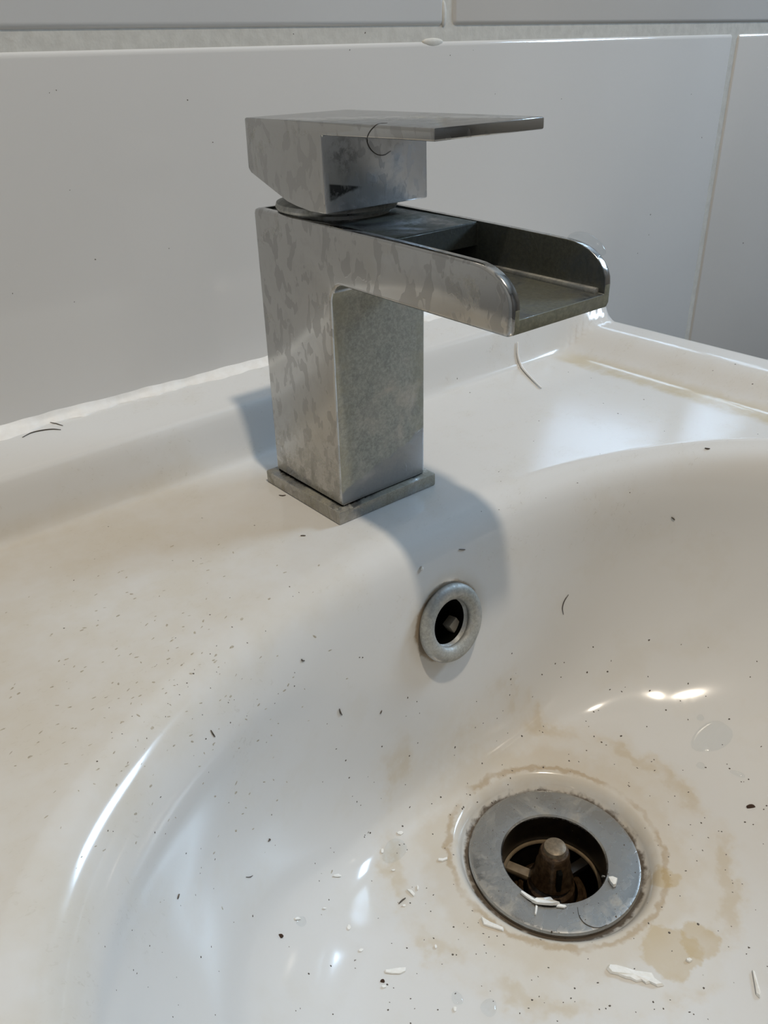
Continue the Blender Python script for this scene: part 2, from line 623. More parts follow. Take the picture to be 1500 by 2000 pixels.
def rim_z(x, y):
    B = 20.5 * ss(66.0, 76.5, y) + 4.5 * ss(74, 102, y)
    d = abs(x - BCX)
    S = 10.0 * ss(177, 206, d)
    z = S * (1 - B / 30.0) + B
    e = -max(abs(x - BCX) - (OX1 - BCX), OY0 - y)      # distance inside the side and front edges
    if y < 0:
        e = min(e, -sd_outer(x, y))
    if e < 9:
        k = 1 - max(e, 0) / 9
        z -= 9 * (1 - math.sqrt(max(0, 1 - k * k)))
    return z


INNER = [(36.8, -105.2), (35.6, -105.9), (34.4, -107.2), (33.4, -109.0), (32.6, -110.6), (30.5, -111.6), (26, -112), (24.5, -113), (24.2, -118), (24.2, -165)]
ZP = [0.0, -1.2, -4.0, -9.0, -18.0, -36.0, -60.0, -80.0, -95.0, -102.0, -104.4]
OFF_B = [12, 5.5, 0, -2.8, -4.6, -7.2, -9.6, -12.2, -16.0, -20.0, -22.6]

OFF_L = [13, 6, 0, -3.6, -7.4, -14, -25.5, -41, -63, -86, -105]
NA, NB, NO = 480, 9, 78
prof_rows = []
for a in range(NA):
    th = 2 * math.pi * a / NA
    c, s = math.cos(th), math.sin(th)
    R = bisect(inside_rim, c, s, 600)
    RO = bisect(sd_outer, c, s, 600)
    w = max(0.0, min(1.25, (R - 62) / 80.0))
    w = ss(0, 1, w)
    avail = R - 36.8
    pts = [(r, z) for r, z in INNER[::-1]]
    w = min(w, 1.0)
    offs = [OFF_B[i] * (1 - w) + OFF_L[i] * (avail / 130.0 if ZP[i] < -18 else 1.0) * w for i in range(len(ZP))]
    lim = -offs[-1] / (0.97 * avail)
    if lim > 1:
        offs = [o / lim if o < 0 else o for o in offs]
    bowl = [(36.8, -105.2)] + [(R + offs[i], ZP[i]) for i in range(len(ZP) - 1, -1, -1)]
    cr = catmull([(p[0], p[1], 0) for p in bowl], NB)
    # even spacing, then relax so the section has no kinks
    acc = [0.0]
    for p, q in zip(cr, cr[1:]):
        acc.append(acc[-1] + (q - p).length)
    ev, k = [], 0
    NE = 96
    for i in range(NE):
        d = acc[-1] * i / (NE - 1)
        while k < len(acc) - 2 and acc[k + 1] < d:
            k += 1
        f = (d - acc[k]) / max(acc[k + 1] - acc[k], 1e-9)
        ev.append(cr[k].lerp(cr[k + 1], f))
    for _ in range(26):
        ev = [ev[0]] + [(ev[i - 1] + 2 * ev[i] + ev[i + 1]) / 4 for i in range(1, NE - 1)] + [ev[-1]]
    cr = ev
    row = pts[:-1]
    for p in cr:
        row.append((p.x, p.y))
    rs = row[-1][0]
    RO2 = max(RO, rs + 0.5)
    fin = []
    for r, z in row:
        x, y = WX + c * r, WY + s * r
        if r > R - 4:
            x2, y2 = x, y
            z = min(z, 0) + rim_z(x2, y2) if r <= RO else z + rim_z(WX + c * RO, WY + s * RO)
        fin.append((x, y, z))
    for k in range(1, NO + 1):
        q = k / NO
        r = rs + (RO2 - rs) * (1 - (1 - q) ** 1.25)
        x, y = WX + c * r, WY + s * r
        fin.append((x, y, rim_z(x, y)))
    # skirt
    xo, yo, zo = fin[-1]
    fin.append((xo, yo, zo - 12))
    ins = 0.97
    fin.append((xo, yo, -40))
    fin.append((BCX + (xo - BCX) * ins, yo if yo > 90 else BCY + (yo - BCY) * ins, -70))
    fin.append((BCX + (xo - BCX) * 0.82, yo if yo > 90 else BCY + (yo - BCY) * 0.82, -128))
    fin.append((WX + c * 40, WY + s * 40, -138))
    fin.append((WX + c * 27, WY + s * 27, -165))
    prof_rows.append(fin)
NR = len(prof_rows[0])
bm = bmesh.new()
V = [[bm.verts.new(p) for p in row] for row in prof_rows]
OVC = Vector((22.0, -33.6, -34.3))
ova = math.radians(13)
OVN = Vector((0, -math.cos(ova), math.sin(ova)))
for a in range(NA):
    b = (a + 1) % NA
    for k in range(NR - 1):
        if V[a][k].co.z < 200:
            cen = (V[a][k].co + V[b][k].co + V[b][k + 1].co + V[a][k + 1].co) / 4
            d = cen - OVC
            ax = d.dot(OVN)
            if k < NR - 12 and abs(ax) < 14 and (d - OVN * ax).length < 11.0:
                continue
        bm.faces.new((V[a][k], V[b][k], V[b][k + 1], V[a][k + 1]))
    bm.faces.new((V[a][NR - 1], V[b][NR - 1], V[b][0], V[a][0]))
bmesh.ops.delete(bm, geom=[v for v in bm.verts if not v.link_faces], context='VERTS')
basin_bvh_bm = bm.copy()
bmesh.ops.recalc_face_normals(bm, faces=bm.faces)
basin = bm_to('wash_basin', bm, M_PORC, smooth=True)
tag(basin, 'white glazed wall-hung basin with scuffed deck and stained bowl', 'sink')
basin_bvh_bm.normal_update()

# sealant bead between basin and tiles: an uneven fillet wiped flat by a finger
random.seed(5)
bm = bmesh.new()
ph = [random.uniform(0, 6.28) for _ in range(8)]
rows = []
xx = -201.0
while xx < 246:
    up = 3.0 + 0.5 * math.sin(xx * 0.035 + ph[0]) + 0.15 * math.sin(xx * 0.17 + ph[1]) + 0.10 * math.sin(xx * 0.51 + ph[2])
    out = 3.8 + 0.8 * math.sin(xx * 0.05 + ph[3]) + 0.6 * math.sin(xx * 0.21 + ph[4]) + 0.3 * math.sin(xx * 0.63 + ph[5])
    base = rim_z(min(max(xx, -190), 236), 101)
    row = [(xx, YW + 0.5, base - 3)]
    for k in range(7):
        q = k / 6
        a = math.radians(90 * q)
        sag = 0.55 * math.sin(math.pi * q)
        y = YW - out * q + 0.1 + sag * 0.6
        zz = rim_z(min(max(xx, -190), 236), max(y, 80))
        row.append((xx, y, max(zz, zz * q + (zz + up) * (1 - q) - sag) + (0.0 if q == 1 else 0.25)))
    row.append((xx, YW - out * 0.9, base - 3))
    rows.append([bm.verts.new(p) for p in row])
    xx += 1.5
for A, B in zip(rows, rows[1:]):
    for k in range(len(A)):
        l = (k + 1) % len(A)
        bm.faces.new((A[k], A[l], B[l], B[k]))
bm.faces.new(rows[0])
bm.faces.new(rows[-1][::-1])
bmesh.ops.recalc_face_normals(bm, faces=bm.faces)
seal = bm_to('sealant_bead', bm, M_SEAL, angle=60)
tag(seal, 'uneven white sealant bead running between the basin ledge and the tiles', 'sealant')

# ------------------------------------------------------------------ tap
tap = empty('waterfall_tap', (23, 23, 0))
tag(tap, 'square chrome waterfall mixer tap, spotted with limescale, on the basin deck', 'tap')
BX0, BX1, BY0, BY1 = 3.07, 42.87, 2.66, 43.1
# base plate: rim and sunken top edge
bm = box_bm(0, 46, 0, 46.1, 0.0, 5.0, 0.55, 2)
o = bm_to('base_plate', bm, M_PLATE, tap, angle=35)

bm_to('dark_joint_gap', box_bm(BX0 + 0.6, BX1 - 0.6, BY0 + 0.6, BY1 - 0.6, 4.6, 6.2), M_DARK, tap, smooth=False)  # near-black filler drawn in for the dark gap between body and plate
# body and spout: one outline extruded across the tap's width
prof = [(BY1, 5.5), (BY1, 99.6), (BY1 - 0.5, 100.8), (BY1 - 1.8, 101.2)]
prof += [(0.0, 100.6), (-30, 100.2), (-50.0, 99.8)]
for k in range(0, 9):
    t_ = math.radians(90 * k / 8)
    prof.append((-57.0 - 14.4 * math.sin(t_), 89.6 + 10.0 * math.cos(t_)))
prof += [(-71.4, 84.6), (-70.9, 83.3), (-69.6, 82.7)]
prof += [(-40, 83.0), (-3.4, 83.4)]
for k in range(1, 7):
    t_ = math.radians(90 * k / 6)
    prof.append((-3.4 + 6.06 * math.sin(t_), 83.4 - 6.0 * (1 - math.cos(t_))))
prof += [(BY0, 5.5)]
bm = prism_bm(prof, BX0, BX1)
bm.edges.ensure_lookup_table()
side = [e for e in bm.edges if abs(e.verts[0].co.x - e.verts[1].co.x) < 1e-6]


def is_under(e):
    return all(v.co.z < 83.6 and v.co.y < -2 and v.co.z > 80 for v in e.verts)


bmesh.ops.bevel(bm, geom=side, offset=1.2, segments=3, affect='EDGES', profile=0.5, clamp_overlap=True)
body = bm_to('body', bm, M_CHROME, None, smooth=True, angle=32)
# cut the open water channel
WT = 2.9
cprof = [(-90, 86.9), (-22, 87.6), (0, 87.8), (0, 92.9), (-23.6, 93.2), (-23.6, 140), (-90, 140)]
cut = bm_to('cut', prism_bm(cprof, BX0 + WT, BX1 - WT), M_CHANNEL, smooth=False)
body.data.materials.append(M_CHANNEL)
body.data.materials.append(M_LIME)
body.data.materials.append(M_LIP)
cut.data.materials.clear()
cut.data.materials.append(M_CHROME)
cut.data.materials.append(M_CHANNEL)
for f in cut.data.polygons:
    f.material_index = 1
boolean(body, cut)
# shallow recess for the top plate between the side walls
cprof = [(-60, 99.2), (40.2, 100.3), (40.2, 140), (-60, 140)]
cut = bm_to('cut', prism_bm(cprof, BX0 + WT, BX1 - WT), M_CHROME, smooth=False)
cut.data.materials.append(M_CHANNEL)
for f in cut.data.polygons:
    f.material_index = 1
boolean(body, cut)
for f in body.data.polygons:
    n, c = f.normal, f.center / U
    if n.y < -0.8 and c.z < 84 and c.y > -3:
        f.material_index = 2
    if n.y < -0.5 and c.y < -60 and c.x > 5 and c.z < 90:
        f.material_index = 3
md = body.modifiers.new('soft_edges', 'BEVEL')
md.width = 0.45 * U
md.segments = 2
md.limit_method = 'ANGLE'
md.angle_limit = math.radians(50)
for f in body.data.polygons:
    f.use_smooth = True
body.data.set_sharp_from_angle(angle=math.radians(32))
adopt(body, tap)
# thin insert plate that hides the cartridge, its front edge over the slot
o = bm_to('cover_plate', box_bm(BX0 + WT + 0.15, BX1 - WT - 0.15, -23.4, 40.0, 98.0, 100.15, 0.3, 2), M_CHANNEL, tap, angle=35)

# little raised rails along the foot of both channel walls
for xa, xb in ((BX0 + WT - 0.2, BX0 + WT + 1.7), (BX1 - WT - 1.7, BX1 - WT + 0.2)):
    bm_to('channel_rail', box_bm(xa, xb, -69.5, -23.0, 86.6, 88.6, 0.6, 2), M_RING, tap, angle=40)

# collar under the lever
bm = lathe_bm([(0, 100.2), (17.6, 100.2), (17.6, 101.3), (19.4, 101.6), (19.8, 102.4), (19.4, 103.6), (17.0, 104.2), (0, 104.3)], 64)
bmesh.ops.translate(bm, verts=bm.verts, vec=(22.0, 22.5, 0))
bm_to('collar', bm, M_RING, tap, angle=40)

# lever handle
hp = [(40.2, 128.2), (-45.4, 129.5), (-45.5, 126.4), (0.7, 125.3), (0.3, 104.2), (8, 104.1), (15, 104.8), (20, 105.7), (24, 107.1),
      (39.3, 112.4), (40.6, 113.6)]
bm = prism_bm(hp[::-1], 1.1, 41.5)
sel = [e for e in bm.edges if abs(e.calc_face_angle(0)) > math.radians(35)]
bmesh.ops.bevel(bm, geom=sel, offset=0.5, segments=2, affect='EDGES', profile=0.5, clamp_overlap=True)
handle = bm_to('lever_handle', bm, M_HANDLE, tap, angle=32)
M_BLOCK = metal_mat('blotched_chrome', 0.9, 0.30, tint=(0.72, 0.74, 0.77), grime=(0.33, 0.33, 0.32), rough=0.36, scale=1.2, blotch=True)  # front face tinted paler to stand in for brighter reflections
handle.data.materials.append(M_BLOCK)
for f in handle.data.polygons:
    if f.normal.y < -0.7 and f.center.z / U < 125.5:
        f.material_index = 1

# ------------------------------------------------------------------ overflow
ovr = empty('overflow_ring', tuple(OVC))
tag(ovr, 'limescaled chrome overflow ring in the back wall of the bowl', 'overflow ring')
rotm = Vector((0, 0, 1)).rotation_difference(OVN).to_matrix().to_4x4()


def place_ov(bm):
    bmesh.ops.transform(bm, matrix=Matrix.Translation(OVC) @ rotm, verts=bm.verts)
    return bm


pr = []
for k in range(0, 15):
    t_ = math.radians(-50 + 280 * k / 14)
    pr.append((11.7 + 3.0 * math.cos(t_), 0.6 + 2.1 * math.sin(t_)))
pr += [(8.6, -2.0), (11.4, -4)]
bm = place_ov(lathe_bm(pr, 72, closed=True))
bm_to('ring', bm, M_RING, ovr, angle=60)
bm = place_ov(lathe_bm([(8.63, -2.3), (8.7, -22), (0, -22.2), (0, -22.6), (10.2, -22.6), (10.2, -2)], 48, closed=True))
bm_to('sleeve', bm, M_DARK, ovr, angle=40)
bm = box_bm(-2.3, 2.3, -2.3, 2.3, -2, 2, 0.4, 2)
bmesh.ops.rotate(bm, verts=bm.verts, matrix=Matrix.Rotation(math.radians(28), 3, 'Z'))
bmesh.ops.translate(bm, verts=bm.verts, vec=(5.6, -5.0, -6.0))
bm_to('tab', place_ov(bm), M_TAB, ovr, angle=40)['label'] = 'small beige square tab inside the dark hole'

# ------------------------------------------------------------------ waste
waste = empty('basin_waste', (WX, WY, -112))
tag(waste, 'round metal basin waste without plug, tarnished post in its open hole', 'drain')


def place_w(bm):
    bmesh.ops.translate(bm, verts=bm.verts, vec=(WX, WY, 0))
    return bm


bm_to('flange', place_w(lathe_bm([(18.5, -110.2), (19.0, -109.5), (29.0, -108.9), (30.1, -109.2), (30.6, -110.0), (30.4, -111.4), (29, -112.2), (18.6, -112.4)], 96, closed=True)),
      M_FLANGE, waste, angle=30)
bm_to('bore', place_w(lathe_bm([(18.55, -110.5), (18.3, -123), (17.9, -123.4), (17.9, -158), (0, -158.5), (0, -160), (22, -160), (22, -112.2), (19, -112)], 72, closed=True)), M_DRAINDARK, waste, angle=40)
bm_to('ledge_ring', place_w(lathe_bm([(18.2, -122.6), (17.3, -122.4), (16.9, -123.0), (17.3, -123.9), (18.2, -124)], 72, closed=True)), M_TAN, waste, angle=60)
post = bm_to('post', place_w(lathe_bm([(3.6, -105.9), (4.9, -106.2), (5.4, -107.2), (5.7, -111.5), (6.3, -113.0), (6.6, -117.0), (7.6, -119.2),
                                      (7.9, -120.4), (7.4, -121.4), (6.6, -122.5), (8.6, -124), (9.0, -128), (9.0, -150), (0, -150), (0, -105.9)], 40)), M_BRASS, waste, angle=40)
adopt_pt = post
o = bm_to('post_cap', place_w(lathe_bm([(0, -103.8), (3.4, -103.85), (3.9, -104.2), (4.0, -106.0), (0, -106.1)], 36)), M_BRASSTOP, None, angle=40)
o.parent = post
o.matrix_parent_inverse = Matrix.Translation(waste.location).inverted() @ Matrix.Identity(4)
o.matrix_parent_inverse = Matrix.Identity(4)
bm = box_bm(-0.9, 0.9, -7.6, -4.0, -119.2, -109.8, 0.3, 1)
bmesh.ops.rotate(bm, verts=bm.verts, cent=(0, 0, 0), matrix=Matrix.Rotation(math.radians(-32), 3, 'Z'))
o = bm_to('slot', place_w(bm), M_DARK, None, smooth=False)  # solid black block in place of a shaded cut in the post
o.parent = post
for ang in (112, 232, 352):
    bm = box_bm(6.0, 18.0, -1.9, 1.9, -126.0, -123.2, 0.5, 2)
    bmesh.ops.rotate(bm, verts=bm.verts, cent=(0, 0, 0), matrix=Matrix.Rotation(math.radians(ang), 3, 'Z'))
    bm_to('spoke', place_w(bm), M_TAN if ang == 112 else M_DRAINDARK, waste, angle=40)
for i, (rr, zz) in enumerate(((11.0, -126.5), (12.6, -128.5))):
    bm_to('thread', place_w(lathe_bm([(rr, zz), (rr + 0.8, zz - 0.6), (rr, zz - 1.2), (rr - 1.0, zz - 0.6)], 56, closed=True)), M_BRASS, waste, angle=40)

# ------------------------------------------------------------------ loose dirt, found by looking along the camera's rays onto real surfaces
bpy.context.view_layer.update()
DG = bpy.context.evaluated_depsgraph_get()


def bvh_of(objs):
    verts, polys = [], []
    for o in objs:
        e = o.evaluated_get(DG)
        me = e.to_mesh()
        off = len(verts)
        verts += [o.matrix_world @ v.co / U for v in me.vertices]
        polys += [[i + off for i in p.vertices] for p in me.polygons]
        e.to_mesh_clear()
    return BVHTree.FromPolygons(verts, polys)


BV_ALL = bvh_of([o for o in bpy.data.objects if o.type == 'MESH' and (o.name == 'wash_basin' or o.parent in (tap, waste, ovr) or o.parent == post
                                                                    or o.name.startswith('tile') or o.name == 'wall_back' or o.name == 'sealant_bead')])
CP = Vector(CAM_POS)


def hit(u, v):
    d = Vector([(u - 750) / FPX * CAM_R[0][i] + (v - 1000) / FPX * CAM_R[1][i] + CAM_R[2][i] for i in range(3)]).normalized()
    loc, n, idx, dist = BV_ALL.ray_cast(CP, d)
    if n.dot(d) > 0:
        n = -n
    return loc, n


def frame(n):
    a = n.cross(Vector((0.3, 1, 0.2))).normalized()
    return a, n.cross(a)


def mmpp(u, v):
    """millimetres per photo pixel at that surface point"""
    p, n = hit(u, v)
    return (p - CP).length / FPX


def strand(name, pix, rpx, mat, label, cat, lift=1.0, taper=True, n=6):
    P = []
    for q in catmull([(a, b, 0) for a, b in pix], n):
        p, nn = hit(q.x, q.y)
        rr = rpx * (p - CP).length / FPX
        P.append(p + nn * rr * lift)
    rr = rpx * (P[0] - CP).length / FPX
    k = len(P)
    radii = [rr * (0.45 + 0.55 * math.sin(math.pi * (i + 0.6) / (k + 0.2))) if taper else rr for i in range(k)]
    o = bm_to(name, tube_bm(P, radii, 6), mat)
    return tag(o, label, cat)


def flake(name, pix, thick, mat, label, cat, group=None, lift=0.15, curl=0.0):
    """solid chip whose outline lies on the surface below it"""
    bm = bmesh.new()
    P = [hit(a, b) for a, b in pix]
    ref = sorted(P, key=lambda q: -q[0].z)[0][1] if False else P[0][1]
    cen = sum((p for p, n in P), Vector()) / len(P)
    nav = sum((n for p, n in P), Vector()).normalized()
    ext = max((p - cen).length for p, n in P) + 1e-6
    bot, top, mid = [], [], []
    for p, n in P:
        h = lift + curl * ((p - cen).length / ext) ** 2
        pl = p - nav * 0
        bot.append(bm.verts.new(pl + nav * h))
        top.append(bm.verts.new(cen + (pl - cen) * 0.92 + nav * (h + thick * random.uniform(0.75, 1.15))))
    k = len(P)
    tc = bm.verts.new(cen + nav * (lift + thick * 1.15))
    bm.faces.new(bot[::-1])
    for i in range(k):
        j = (i + 1) % k
        bm.faces.new((bot[i], bot[j], top[j], top[i]))
        bm.faces.new((top[i], top[j], tc))
    bmesh.ops.recalc_face_normals(bm, faces=bm.faces)
    o = bm_to(name, bm, mat, smooth=False)
    return tag(o, label, cat, group)


def drop(pix, rpx, asp, ang, h, label, group=None, mat=None):
    """flattened water drop sitting on the surface"""
    p, n = hit(*pix)
    a, b = frame(n)
    r = rpx * (p - CP).length / FPX
    ca, sa = math.cos(ang), math.sin(ang)
    e1, e2 = a * ca + b * sa, b * ca - a * sa
    bm = bmesh.new()
    seg, rg = 20, 6
    rows = []
    ph = random.uniform(0, 6)
    for i in range(rg):
        t_ = math.pi / 2 * i / rg
        row = []
        for k in range(seg):
            f = 2 * math.pi * k / seg
            wob = 1 + 0.10 * math.sin(2 * f + ph) + 0.06 * math.sin(3 * f + 2 * ph)
            q = p + (e1 * math.cos(f) + e2 * math.sin(f) * asp) * r * wob * math.cos(t_)
            near = BV_ALL.find_nearest(q)[0]
            row.append(bm.verts.new((near or q) + n * (r * h * math.sin(t_) + 0.02)))
        rows.append(row)
    tp = bm.verts.new((BV_ALL.find_nearest(p)[0] or p) + n * (r * h + 0.02))
    for A, B in zip(rows, rows[1:]):
        for k in range(seg):
            bm.faces.new((A[k], A[(k + 1) % seg], B[(k + 1) % seg], B[k]))
    for k in range(seg):
        bm.faces.new((rows[-1][k], rows[-1][(k + 1) % seg], tp))
    bm.normal_update()
    if sum((f.normal for f in bm.faces), Vector()).dot(n) < 0:
        bmesh.ops.reverse_faces(bm, faces=bm.faces)
    o = bm_to('water_drop', bm, mat or M_WATER)
    return tag(o, label, 'water drop', group)


random.seed(11)
# hairs and threads
strand('curled_hair', [(757, 241), (738, 243), (724, 255), (717, 272), (722, 289), (735, 301), (750, 303), (763, 295)], 0.8, M_HAIR,
       'fine curled dark hair stuck to the side of the tap lever', 'hair')
strand('dark_hair', [(44, 855), (62, 846), (84, 841), (103, 839), (119, 840)], 1.1, M_HAIR, 'dark curved hair lying on the back ledge beside the sealant', 'hair')
strand('short_hair', [(98, 825), (110, 828), (123, 832)], 0.8, M_HAIR, 'short pale-brown hair on the sealant above a longer dark hair', 'hair')
strand('curved_hair', [(1110, 1161), (1102, 1173), (1098, 1187), (1100, 1200)], 0.9, M_HAIR, 'short curved hair on the bowl wall right of the overflow ring', 'hair')
strand('looped_hair', [(1128, 1772), (1131, 1788), (1140, 1802), (1154, 1810), (1170, 1812), (1186, 1806)], 0.7, M_HAIR, 'thin looped hair lying on the waste flange', 'hair')
strand('white_thread', [(1009, 668), (1009, 690), (1013, 708), (1022, 723), (1037, 740), (1057, 760)], 2.6, M_THREAD,
       'curved white thread on the deck just behind the spout tip', 'thread')
for pix, r, lab in (
        ([(779, 1766), (785, 1760), (792, 1755)], 1.5, 'black splinter on the basin floor left of the waste'),
        ([(662, 1384), (664, 1391), (667, 1396)], 1.5, 'dark bent fibre on the bowl wall left of and below the overflow ring'),
        ([(411, 1426), (415, 1433), (419, 1439)], 1.3, 'dark straight fibre near the left rim of the bowl'),
        ([(896, 1073), (902, 1073.5), (908, 1073.5)], 1.1, 'tiny dark fibre lying level above the overflow ring'),
        ([(742, 1394), (744, 1390), (745, 1387)], 1.1, 'tiny dark fibre on the bowl wall below the overflow ring'),
        ([(545, 968), (552, 969), (558, 968)], 1.2, 'small brown fibre on the deck beside the tap base'),
        ([(587, 1047), (592, 1047), (597, 1047)], 1.2, 'small brown fibre on the deck in front of the tap base'),
        ([(1376, 876), (1381, 877), (1386, 877)], 1.4, 'small dark fibre on the far edge of the bowl'),
        ([(1311, 1010), (1314, 1012), (1317, 1015)], 1.4, 'small dark fibre on the far bowl wall, right side'),
        ([(588, 1287), (590, 1290), (594, 1290)], 1.4, 'dark hooked speck of fibre on the bowl wall left of the overflow'),
        ([(525, 1638), (527, 1640), (523, 1643)], 1.2, 'dark fibre on the left part of the bowl floor'),
        ([(480, 1713), (488, 1713), (493, 1710)], 0.8, 'faint wavy fibre on the lower left bowl floor'),
        ([(346, 1756), (349, 1746)], 1.3, 'grey speck-like fibre low on the left wall of the bowl')):
    strand('fibre', pix, r, M_GRIT, lab, 'fibre', n=3)

# white chips of old sealant and limescale
F = 'old sealant chip'
flake('sealant_chip', [(1187, 1886), (1200, 1887), (1217, 1892), (1240, 1899), (1262, 1902), (1275, 1904), (1280, 1914), (1297, 1926), (1284, 1928),
                       (1270, 1921), (1262, 1923), (1254, 1917), (1243, 1919), (1230, 1913), (1222, 1912), (1206, 1905), (1192, 1902), (1184, 1893)],
      1.0, M_FLAKE, 'large jagged white sealant chip on the basin floor below the waste', F)
flake('sealant_chip', [(939, 1793), (946, 1797), (957, 1803), (970, 1808), (984, 1815), (983, 1820), (968, 1815), (955, 1811), (944, 1807)],
      0.8, M_FLAKE, 'narrow white sealant chip beside the lower left edge of the waste', F)
flake('sealant_chip', [(1187, 1717), (1196, 1716), (1206, 1721), (1203, 1732), (1198, 1734), (1192, 1727)],
      1.4, M_FLAKE, 'small angular white chip on the right side of the waste flange', F)
flake('sealant_chip', [(1038, 1764), (1046, 1759), (1060, 1759), (1075, 1758), (1081, 1765), (1094, 1769), (1078, 1771), (1062, 1770), (1046, 1768)],
      1.3, M_FLAKE, 'white sealant chip on the flange at the lower edge of the drain hole', F, lift=0.6)
flake('sealant_sliver', [(1017, 1742), (1022, 1744), (1034, 1753), (1046, 1761), (1043, 1765), (1030, 1757), (1016, 1746)],
      0.8, M_FLAKE, 'white sliver on the flange leaning over the lower left of the drain hole', F, lift=0.3)
flake('sealant_sliver', [(1046, 1770), (1050, 1771), (1049, 1780), (1047, 1789), (1044, 1787)],
      0.6, M_FLAKE, 'tiny upright white sliver on the flange below the white chip', F)
flake('sealant_sliver', [(1090, 1768), (1104, 1770), (1107, 1772), (1102, 1775), (1086, 1773)],
      0.6, M_FLAKE, 'tiny flat white sliver at the bottom of the drain hole edge', F)
flake('sealant_sliver', [(1469, 1896), (1474, 1900), (1479, 1920), (1486, 1946), (1484, 1951), (1477, 1944), (1474, 1925)],
      1.0, M_FLAKE, 'long white sliver on the basin floor far right of the waste', F)
flake('sealant_chip', [(1341, 1874), (1347, 1873), (1352, 1878), (1346, 1881), (1340, 1878)],
      0.8, M_FLAKE, 'tiny white chip on the basin floor right of the large chip', F)
flake('sealant_chip', [(751, 1896), (764, 1894), (780, 1892), (793, 1891), (792, 1898), (782, 1903), (766, 1903), (752, 1901)],
      0.5, M_FLAKE, 'translucent pale scrap low on the left basin floor', F)
flake('sealant_sliver', [(856, 1678), (866, 1679), (874, 1676), (874, 1680), (864, 1684), (855, 1682)],
      0.6, M_FLAKE, 'thin white sliver left of the waste rim', F)
flake('sealant_sliver', [(794, 1738), (804, 1740), (811, 1749), (808, 1752), (800, 1744)],
      0.5, M_FLAKE, 'curved pale sliver just above the black splinter', F)
flake('sealant_chip', [(822, 1105), (825, 1108), (824, 1114), (820, 1112)],
      0.7, M_FLAKE, 'tiny white chip on the bowl edge above the overflow ring', F)
for (u, v, w, h, lab) in (
        (657, 1711, 9, 3.5, 'bent white crumb on the floor left of the thin glint film'),
        (579, 1795, 7, 3, 'white crumb sitting on the flat water drop at lower left'),
        (681, 1813, 4, 6, 'upright white crumb between the flat water drop and the black splinter'),
        (704, 1857, 6, 3, 'small curled white crumb straight above the translucent scrap'),
        (749, 1928, 5, 3, 'white crumb just below the round black grain'),
        (851, 1850, 3, 4, 'small white crumb between the translucent scrap and the waste'),
        (781, 1627, 6, 4, 'white crumb on the far side of the thin glint film'),
        (789, 1770, 4, 2, 'tiny white crumb touching the black splinter'),
        (632, 1775, 5, 2, 'flat white crumb right of and above the flat water drop'),
        (768, 1701, 4, 2, 'tiny white crumb on the near side of the thin glint film'),
        (746, 1663, 3, 5, 'white crumb at the left end of the thin glint film'),
        (888, 1972, 4, 6, 'white crumb touching the smaller of the two bottom water drops'),
        (816, 1735, 2, 5, 'tiny upright white crumb right of the curved pale sliver'),
        (1180, 1712, 3, 3, 'tiny white crumb at the right edge of the drain hole')):
    k = 6
    a0 = random.uniform(0, 6)
    pix = [(u + w * math.cos(a0 + 2 * math.pi * q / k) * random.uniform(.7, 1.2), v + h * math.sin(a0 + 2 * math.pi * q / k) * random.uniform(.7, 1.2)) for q in range(k)]
    flake('white_crumb', pix, 0.5, M_FLAKE, lab, 'crumb', 'white crumbs on the basin floor', lift=0.05)

# seed-like brown speck and two dark grains
for (u, v, w, h, lab) in ((1466, 1577, 8, 4.5, 'oval dark-brown seed-like grain on the far right basin floor'),
                          (547, 1829, 5, 4, 'reddish brown grain on the lower left basin floor'),
                          (747, 1918, 4, 4, 'round black grain low on the basin floor, left of the large chip')):
    p, n = hit(u, v)
    a, b = frame(n)
    s = (p - CP).length / FPX
    bm = bmesh.new()
    bmesh.ops.create_icosphere(bm, subdivisions=2, radius=1)
    for q in bm.verts:
        k = 1 + random.uniform(-.12, .12)
        q.co = p + (Vector(CAM_R[0]) * q.co.x * w - Vector(CAM_R[1]) * q.co.y * h) * s * 1.0 * k + n * (q.co.z * 0.5 + 0.4) * h * s
    tag(bm_to('dark_grain', bm, M_SEED), lab, 'grain')

# water drops
bm = bmesh.new()
bmesh.ops.create_uvsphere(bm, u_segments=28, v_segments=18, radius=1)
for v in bm.verts:
    y_ = v.co.y * 6.4
    v.co = Vector((42.0 + v.co.x * 2.0, -62.5 + y_, 99.6 - 0.022 * max(0, -(y_ - 4)) ** 2 + v.co.z * 2.3))
tag(bm_to('water_drop', bm, M_WATER), 'clear water drop clinging to the top front of the far spout wall', 'water drop')
drop((955, 1968), 17, 0.75, 0.4, 0.25, 'flat clear water drop at the bottom of the picture left of the waste')
drop((893, 1950), 13, 0.7, 1.2, 0.25, 'smaller clear water drop beside the one at the bottom of the picture')
drop((1390, 1440), 44, 0.55, 0.2, 0.07, 'wide flat film of water on the right bowl floor')
drop((1368, 1402), 7, 0.8, 0.2, 0.4, 'small water drop on the upper edge of the wide water film')
drop((1369, 1496), 8, 0.9, 0.2, 0.35, 'round water drop below the wide water film')
drop((1441, 1512), 12, 0.45, 2.2, 0.3, 'long narrow water drop right of the round one')
drop((588, 1800), 15, 0.5, 0.3, 0.2, 'flat water drop on the lower left basin floor')
drop((770, 1662), 27, 0.75, 0.3, 0.05, 'broad thin clear film standing in for a window glint left of the waste')  # clear film added where the window reflects in the basin floor
drop((1130, 1640), 3, 0.9, 0.3, 0.4, 'very small water drop on the far side of the waste flange')

# grit and dried scum flecks: far too many and too small to count
random.seed(23)


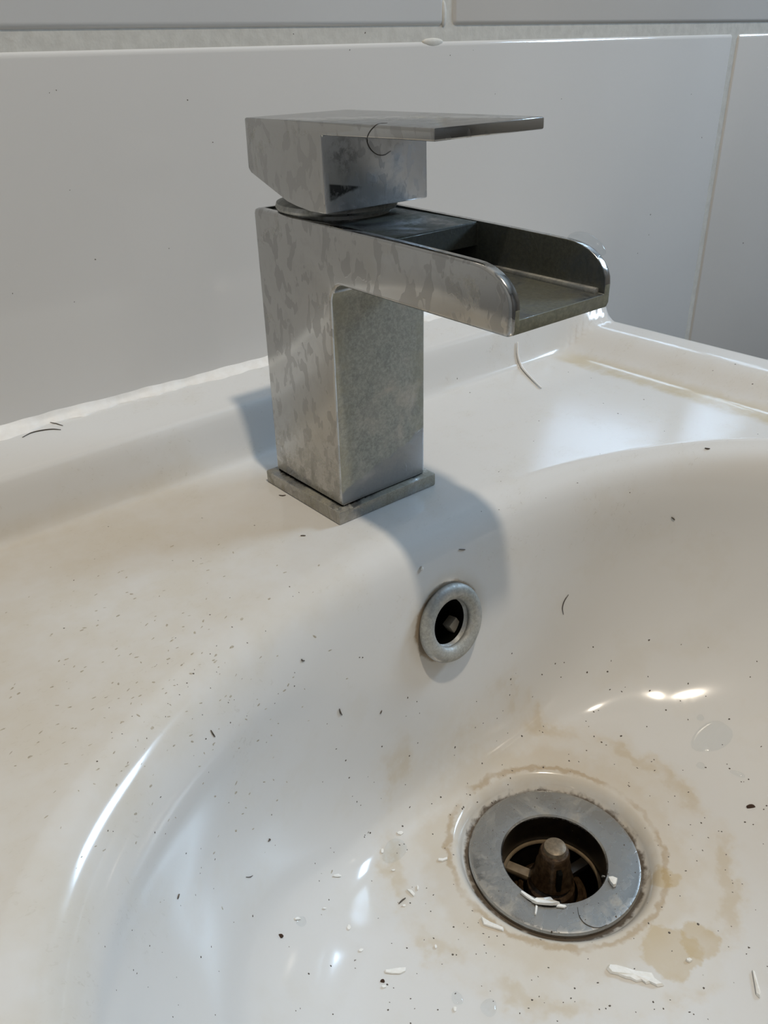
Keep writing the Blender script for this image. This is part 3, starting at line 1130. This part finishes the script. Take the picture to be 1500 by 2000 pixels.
def specks(name, n, gen, mat, label, hmul=0.35):
    bm = bmesh.new()
    made = 0
    tries = 0
    while made < n and tries < n * 6:
        tries += 1
        u, v, w, asp, ang = gen()
        if not (0 < u < 1500 and 0 < v < 2000):
            continue
        p, nn = hit(u, v)
        if abs(p.y - YW) < 3 and p.z > 22:
            pass
        a, b = frame(nn)
        s = w * (p - CP).length / FPX
        ca, sa = math.cos(ang), math.sin(ang)
        e1, e2 = a * ca + b * sa, b * ca - a * sa
        k = 6
        ring = [bm.verts.new(p + (e1 * math.cos(2 * math.pi * q / k) + e2 * math.sin(2 * math.pi * q / k) * asp) * s * random.uniform(0.6, 1.15) + nn * 0.01) for q in range(k)]
        tp = bm.verts.new(p + nn * s * min(asp, 0.6) * hmul + nn * 0.03)
        for q in range(k):
            bm.faces.new((ring[q], ring[(q + 1) % k], tp))
        made += 1
    o = bm_to(name, bm, mat, smooth=False)
    return tag(o, label, 'dirt', kind='stuff')


def on_tap(u, v):
    return 470 < u < 1195 and 200 < v < 670 or 515 < u < 855 and 600 < v < 1030


def g_bowl():
    while True:
        if random.random() < 0.55:
            a, r = random.uniform(0, 6.28), random.uniform(170, 480)
            u, v = 1085 + r * math.cos(a), 1685 + r * 0.85 * math.sin(a)
        else:
            u, v = random.uniform(200, 1500), random.uniform(1250, 2000)
        if not on_tap(u, v) and v > 1050 and not (800 < u < 950 and 1120 < v < 1310):
            return u, v, random.choice((1.2, 1.4, 1.6, 2.0, 2.4)), random.uniform(0.5, 1), random.uniform(0, 6.28)


def g_flange():
    a, r = random.uniform(0, 6.28), random.uniform(0.64, 0.98)
    return 1086 + 163 * r * math.cos(a), 1686 + 143 * r * math.sin(a), random.choice((1.0, 1.3, 1.7)), random.uniform(.5, 1), random.uniform(0, 6.28)


def g_deck():
    while True:
        if random.random() < 0.72:
            u, v = random.gauss(360, 190), random.gauss(1260, 150)
        else:
            u, v = random.uniform(850, 1500), random.uniform(700, 1000)
        if not on_tap(u, v) and v > 960 - 0.25 * u:
            return u, v, random.choice((1.2, 1.5, 1.9)), random.uniform(0.4, 1), random.uniform(0, 6.28)


def g_scum():
    while True:
        u, v = random.gauss(310, 170), random.gauss(1330, 190)
        if not on_tap(u, v) and v > 1050 and u < 700:
            return u, v, random.uniform(2.0, 5.5), random.uniform(0.22, 0.6), random.gauss(0.6, 0.5)


def g_wall():
    while True:
        u, v = random.uniform(0, 1500), random.uniform(50, 640)
        if not on_tap(u, v):
            return u, v, random.choice((1.0, 1.3, 1.7)), random.uniform(.5, 1), random.uniform(0, 6.28)


specks('grit_specks', 330, g_bowl, M_GRIT, 'fine dark grit sprinkled over the bowl of the basin')
specks('flange_grit', 30, g_flange, M_GRIT, 'fine dark grit sprinkled over the waste flange')
specks('deck_grit', 70, g_deck, M_GRIT, 'fine dark grit sprinkled over the basin deck')
specks('scum_flecks', 220, g_scum, M_SMEAR, 'dried pale brown scum flecks on the left deck', 0.12)
specks('tile_specks', 22, g_wall, M_GRIT, 'a few tiny dark specks on the wall tiles')
basin_bvh_bm.free()
